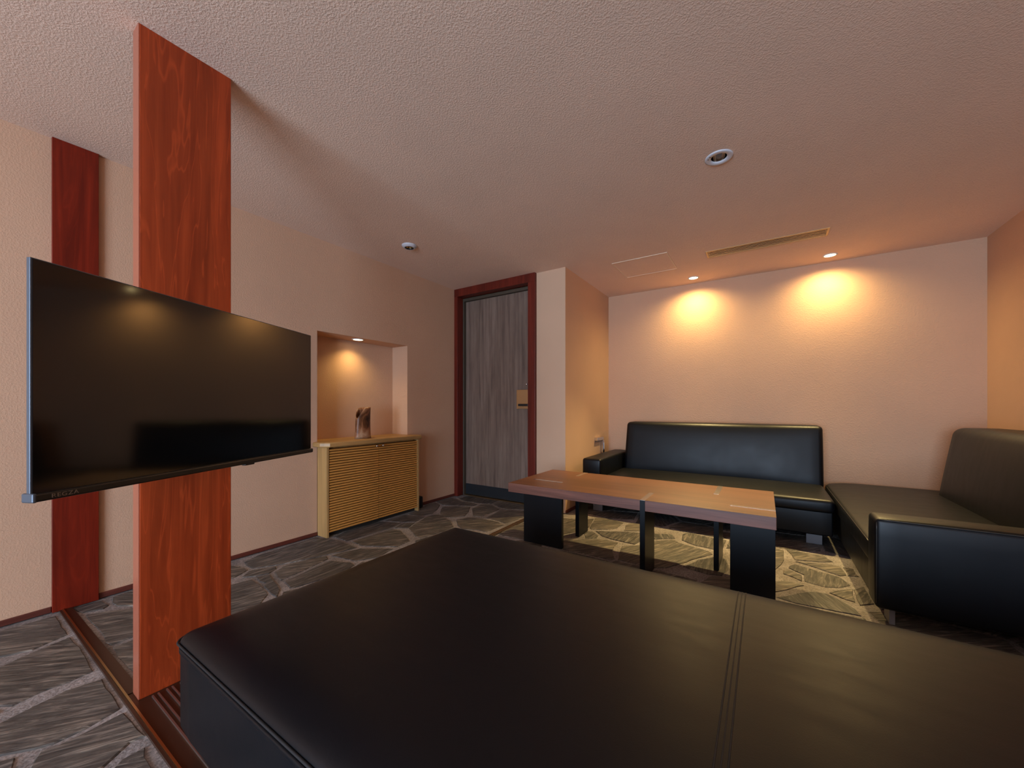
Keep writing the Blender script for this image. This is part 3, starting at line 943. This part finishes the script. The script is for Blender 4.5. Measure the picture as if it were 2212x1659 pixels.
def lean_y(v):
    t_ = max(0.0, (v.z - 0.33) / 0.5)
    return Vector((v.x + (0.012 if v.x < -1.0 else 0.0) * t_, v.y + 0.075 * t_, v.z))
sp('backrest', (-1.262, 0.421, 4.120, 4.365, 0.30, 0.832), 0.034, (.004, .004, .018, 0, 0, .004), warp=lean_y)
for x0 in (0.260, -1.385):
    for y0 in (3.552, 4.32):
        L_ = s.location
        tag(boxo('leg', (x0 - L_.x, x0 + .093 - L_.x, y0 - L_.y, y0 + .02 - L_.y, 0, 0.080), M['alu'], s, .001), 'flat silver plate leg')

# ---- corner sofa against the right wall
s2 = empty('corner_sofa', (0.92, 3.35, 0))
tag(s2, 'black leather sofa with high back along the right wall', 'sofa')
sp('base', (0.440, 1.385, 2.46, 4.22, 0.076, 0.275), 0.010, (.003, 0, 0, 0, 0, 0), parent=s2)
sp('seat', (0.432, 1.22, 2.50, 4.375, 0.235, 0.340), 0.020, (.004, 0, 0, .01, 0, .016), parent=s2,
   warp=plan_round(0.432, 1.22, 2.50, 4.375, 0.24, {(False, True)}))
sp('armrest', (0.427, 1.375, 2.385, 2.535, 0.076, 0.488), 0.020, (.004, 0, .004, .002, 0, .006), parent=s2)
def lean_x(v):
    t_ = max(0.0, (v.z - 0.30) / 0.55)
    return Vector((v.x + 0.085 * t_, v.y, v.z))
sp('backrest', (1.075, 1.335, 2.52, 4.15, 0.30, 0.845), 0.052, (.022, 0, .004, .012, 0, .006), parent=s2, warp=lean_x)
L_ = s2.location
obj('seat_welt', tube_bm([(0.4345 - L_.x, y - L_.y, 0.333) for y in [2.54 + 1.56 * k / 20 for k in range(21)]], 0.0028, 6), M['welt'], s2, True)
obj('arm_welt', tube_bm([(0.433 - L_.x + .94 * k / 20, 2.3885 - L_.y, 0.4835) for k in range(21)], 0.0028, 6), M['welt'], s2, True)
obj('arm_welt', tube_bm([(0.432 - L_.x, 2.39 - L_.y, 0.10 + .37 * k / 12) for k in range(13)], 0.0025, 6), M['welt'], s2, True)
for x0, y0 in ((0.482, 2.43), (1.30, 2.43), (0.482, 4.08), (1.30, 4.08)):
    tag(boxo('leg', (x0 - L_.x, x0 + .02 - L_.x, y0 - L_.y, y0 + .09 - L_.y, 0, 0.078), M['alu'], s2, .001), 'flat silver plate leg')

# ---- coffee table
TX0, TX1, TY0, TY1, TZ = -1.502, 0.051, 2.247, 2.925, 0.465
tc_ = Vector(((TX0 + TX1) / 2, (TY0 + TY1) / 2, 0))
tb = empty('coffee_table', tc_)
tag(tb, 'long brown wooden coffee table on five black slab legs', 'table')
def tpart(name, dims, mat, bev=0.0, parent=None):
    x0, x1, y0, y1, z0, z1 = dims
    return boxo(name, (x0 - tc_.x, x1 - tc_.x, y0 - tc_.y, y1 - tc_.y, z0, z1), mat, tb, bev)
tt = tpart('tabletop', (TX0, TX1, TY0, TY1, TZ - .062, TZ), M['table'], .0015)
tt.data.materials.append(M['table_edge'])
for f in tt.data.polygons:
    if abs(f.normal.z) < 0.5:
        f.material_index = 1
LEGS = [(-1.496, -1.185, 2.446, 2.476), (-0.153, 0.050, 2.384, 2.414), (-1.215, -1.185, 2.748, 2.927),
        (-0.595, -0.566, 2.2445, 2.470), (-0.258, -0.229, 2.647, 2.927)]
for (x0, x1, y0, y1) in LEGS:
    tpart('leg', (x0, x1, y0, y1, 0.0, TZ - .0005), M['blackpaint'], .0015)
    tag(tpart('leg_cap', (x0 + (.08 if x0 < -1.4 else 0), x1, y0, y1, TZ - .003, TZ + .0006), M['steelcap'], .0002), 'polished end of the leg flush in the tabletop')

# ---- slatted cabinet under the niche
CX = -2.772
cb = empty('slatted_cabinet', (-2.95, 2.16, 0))
tag(cb, 'light oak cabinet with two slatted doors under the niche', 'cabinet')
def cpart(name, dims, mat, bev=0.0, parent=None):
    x0, x1, y0, y1, z0, z1 = dims
    p_ = parent or cb
    ox, oy, oz = cb.location if p_ is cb else cb.location + p_.location
    return boxo(name, (x0 - ox, x1 - ox, y0 - oy, y1 - oy, z0 - oz, z1 - oz), mat, p_, bev)
cpart('side_panel', (-2.898, CX, 1.672, 1.690, 0.0, 0.688), M['oak'], .001)
cpart('side_panel', (-2.898, CX, 2.588, 2.606, 0.0, 0.688), M['oak'], .001)
cpart('carcass', (-3.112, -2.808, 1.690, 2.560, 0.03, 0.686), M['oak'])
cpart('plinth', (-2.890, -2.815, 1.690, 2.588, 0.0, 0.03), M['dark'])
pts = [(-3.114, 1.674), (-2.898, 1.674), (-2.898, 1.634), (-2.800, 1.634), (-2.745, 1.682), (-2.745, 2.612), (-2.760, 2.628), (-2.898, 2.628), (-2.898, 2.571), (-3.114, 2.571)]
L_ = cb.location
obj('top', prism_bm([(x - L_.x, y - L_.y) for x, y in pts], 0.688, 0.726, 0.010, 3), M['oak_top'], cb)
NS = 32
for (y0, y1) in ((1.695, 2.1430), (2.1475, 2.584)):
    dr = cpart('door', (-2.805, -2.789, y0, y1, 0.036, 0.676), M['slat_back'])
    sl = None
    pitch = 0.640 / NS
    for k in range(NS):
        z = 0.036 + pitch * k
        if sl is None:
            bm = bmesh.new()
            hl = (y1 - y0) / 2
            prof = [(0.0, 0.0006), (0.0150, 0.0012), (0.0165, 0.0040), (0.0125, pitch - 0.0055), (0.0, pitch - 0.0060)]
            A_ = [bm.verts.new((x, -hl, z_)) for x, z_ in prof]
            B_ = [bm.verts.new((x, hl, z_)) for x, z_ in prof]
            bm.faces.new(A_[::-1]); bm.faces.new(B_)
            for q in range(5):
                bm.faces.new((A_[q], A_[(q + 1) % 5], B_[(q + 1) % 5], B_[q]))
            sl = obj('slat', bm, M['slat'], dr, loc=(0.0080, 0, pitch * k))
        else:
            c2 = sl.copy()
            link(c2, dr)
            c2.location = (0.0080, 0, pitch * k)
    ky = y1 - 0.030 if y0 < 2 else y0 + 0.030
    bm = lathe_bm([(0, 0), (.004, 0), (.004, .012), (.009, .015), (.010, .021), (.006, .025), (0, .026)], 16)
    bmesh.ops.rotate(bm, verts=bm.verts, cent=(0, 0, 0), matrix=Matrix.Rotation(math.radians(90), 3, 'Y'))
    oo = cb.location + dr.location
    obj('knob', bm, M['chrome'], dr, True, loc=(-2.774 - oo.x, ky - oo.y, 0.664 - oo.z))

# ---- vase in the niche
def vase_bm():
    bm = bmesh.new()
    n, m = 56, 12
    hy, hx = 0.078, 0.042
    def h(u):
        t_ = min(1, max(0, (-0.05 - u) / 0.95))
        return 0.262 - 0.082 * t_ ** 2.0 + 0.006 * u
    def ring(t_, sc_, zz):
        r_ = []
        for k in range(n):
            an = 2 * math.pi * k / n
            u = math.cos(an)
            fl = 1 + 0.05 * (1 - t_) ** 3 - 0.05 * math.sin(math.pi * t_)
            uu = u * (1 - (0.10 * max(0, t_ - .6) / .4 if u < 0 else -0.02 * t_))
            r_.append(bm.verts.new((hx * sc_ * fl * math.sin(an), hy * sc_ * fl * uu, zz(u))))
        return r_
    rings = [ring(j / m, 1.0, lambda u, j=j: h(u) * j / m) for j in range(m + 1)]
    rings += [ring(1.0, 0.90, lambda u: h(u) - 0.001)]
    rings += [ring(j / m, 0.88, lambda u, j=j: max(0.01, h(u) * j / m)) for j in range(m - 1, 0, -1)]
    for A_, B_ in zip(rings, rings[1:]):
        for k in range(n):
            bm.faces.new((A_[k], A_[(k + 1) % n], B_[(k + 1) % n], B_[k]))
    bm.faces.new(rings[0]); bm.faces.new(rings[-1])
    return bm
v = obj('ceramic_vase', vase_bm(), M['vase'], None, True, loc=(-2.905, 2.082, 0.7262))
v.rotation_euler = (0, 0, math.radians(8))
tag(v, 'brown glazed ceramic vase with slanted rim standing on the cabinet', 'vase')

# ---- small black box on the floor beside the cabinet
bx = empty('socket_box', (-2.862, 2.668, 0))
tag(bx, 'small black box on the floor at the right end of the cabinet', 'box')
boxo('housing', (-0.030, 0.030, -0.045, 0.045, 0.0, 0.105), M['black'], bx, 0.005)
boxo('lid', (-0.027, 0.027, -0.042, 0.042, 0.105, 0.108), M['black'], bx, 0.001)

# ---- small fitting on the alcove side wall
hk = empty('wall_torch_holder', (XA, 4.14, 0.474))
tag(hk, 'small chrome holder with hanging torch on the alcove side wall', 'wall holder')
boxo('bracket', (0.0, 0.038, -0.115, 0.075, 0.150, 0.186), M['chrome'], hk, .003)
tr_ = boxo('torch', (0.004, 0.034, 0.070, 0.112, 0.004, 0.148), M['chrome'], hk, .006)
boxo('label_plate', (0.0, 0.003, 0.004, 0.020, 0.04, 0.112), M['white'], tr_, 0)
tr_.children[0].location = (0.0165, 0.0, 0.04)

# ---- ceiling fittings
def lit_downlight(name, x, y, z, label, energy, size, r=0.040, beam=3.2):
    e = empty(name, (x, y, z))
    tag(e, label, 'downlight', 'lit recessed downlights')
    obj('trim_ring', lathe_bm([(r + .012, 0.0), (r + .012, -.003), (r + .004, -.006), (r, -.004), (r, 0.0)], 40), M['white'], e, True)
    obj('lens', lathe_bm([(0, -.0025), (r, -.0025), (r, -.001), (0, -.001)], 40), M['lamp'], e)
    for part, en, sz, bl in (('spill_light', energy, size, 1.0), ('beam_light', energy * beam, 74, 0.7)):
        if en <= 0:
            continue
        ld = bpy.data.lights.new(part, 'SPOT')
        ld.energy = en
        ld.color = SPOT_COLOR
        ld.spot_size = math.radians(sz)
        ld.spot_blend = bl
        ld.shadow_soft_size = 0.022
        lo_ = bpy.data.objects.new(part, ld)
        lo_.location = (0, 0, -0.012)
        if part == 'beam_light':
            lo_.rotation_euler = (math.radians(-24), 0, 0)   # extra spot added to brighten the floor, tilted away from the wall
        link(lo_, e)
    return e
lit_downlight('downlight', -0.598, 4.275, H, 'glowing downlight near the ceiling hatch above the sofa', SPOT_ENERGY, 160)
lit_downlight('downlight', 0.477, 4.277, H, 'glowing downlight beyond the grille near the right wall', SPOT_ENERGY, 160)
lit_downlight('downlight', -2.985, 2.090, NZ, 'glowing downlight in the top of the niche', SPOT_ENERGY * 0.17, 135, beam=0.0)

e = empty('downlight', (DL1[0], DL1[1], H))
tag(e, 'unlit white downlight with chrome reflector over the coffee table', 'downlight')
obj('flange', lathe_bm([(.066, 0), (.066, -.003), (.061, -.006), (.042, -.0045), (.037, .001), (.037, .006), (.0465, .008)], 48), M['white'], e, True)
obj('reflector', lathe_bm([(.037, .001), (.036, .020), (.033, .045), (.026, .060), (.016, .066), (0, .066)], 48), M['chrome'], e, True)
obj('lamp_bulb', lathe_bm([(0, .030), (.012, .032), (.015, .042), (.013, .066), (0, .066)], 24), M['white'], e, True)
for an in (200, 222):
    bm = lathe_bm([(0, -.0015), (.003, -.0015), (.0035, .003), (0, .003)], 12)
    obj('screw', bm, M['dark'], e, loc=(.052 * math.cos(math.radians(an)), .052 * math.sin(math.radians(an)), -.0048))
e = empty('downlight', (DL2[0], DL2[1], H))
tag(e, 'unlit white eyeball downlight with black ring near the niche wall', 'downlight')
obj('flange', lathe_bm([(.060, 0), (.060, -.004), (.054, -.011), (.044, -.018), (.037, -.021), (.035, -.019)], 48), M['white'], e, True)
obj('black_ring', lathe_bm([(.0355, -.020), (.033, -.021), (.030, -.014), (.028, .004), (.0355, .006)], 48), M['black'], e, True)
obj('reflector', lathe_bm([(.0285, -.010), (.024, .010), (.014, .024), (0, .026)], 40), M['gold'], e, True)

e = empty('ceiling_grille', ((GR[0] + GR[1]) / 2, (GR[2] + GR[3]) / 2, H))
tag(e, 'long narrow bronze air grille in the ceiling', 'grille')
gx, gy = (GR[1] - GR[0]) / 2, (GR[3] - GR[2]) / 2
boxo('frame_bar', (-gx, gx, -gy, -gy + .014, -.005, .012), M['grille'], e, .001)
boxo('frame_bar', (-gx, gx, gy - .014, gy, -.005, .012), M['grille'], e, .001)
boxo('frame_bar', (-gx, -gx + .014, -gy + .014, gy - .014, -.005, .012), M['grille'], e, .001)
boxo('frame_bar', (gx - .014, gx, -gy + .014, gy - .014, -.005, .012), M['grille'], e, .001)
for yd in (-gy + .0125, gy - .0135):  # dark liner added above the slats to put shade into the gaps
    boxo('duct_side', (-gx + .013, gx - .013, yd, yd + .001, .012, .07), M['dark'], e)
boxo('duct_back', (-gx + .013, gx - .013, -gy + .013, gy - .013, .06, .07), M['dark'], e)
for k in range(5):
    yy = -gy + .014 + (2 * gy - .028) * (k + 0.5) / 5
    o = boxo('slat', (-gx + .012, gx - .012, yy - .0060, yy + .0060, -.0035, -.0020), M['grille'], e, .0005)

e = empty('ceiling_hatch', (-0.923, 3.668, H))
tag(e, 'square access hatch with pale metal frame in the ceiling', 'hatch')
qx, qy = 0.239, 0.230
boxo('panel', (-qx + .007, qx - .007, -qy + .007, qy - .007, -.0025, .0), M['ceiling'], e)
for dd in ((-qx, qx, -qy, -qy + .008), (-qx, qx, qy - .008, qy), (-qx, -qx + .008, -qy + .008, qy - .008), (qx - .008, qx, -qy + .008, qy - .008)):
    boxo('frame_bar', (*dd, -.005, .0), M['cream'], e, .0008)
boxo('latch', (-.020, .012, -qy + .006, -qy + .020, -.006, -.0015), M['cream'], e, .001)
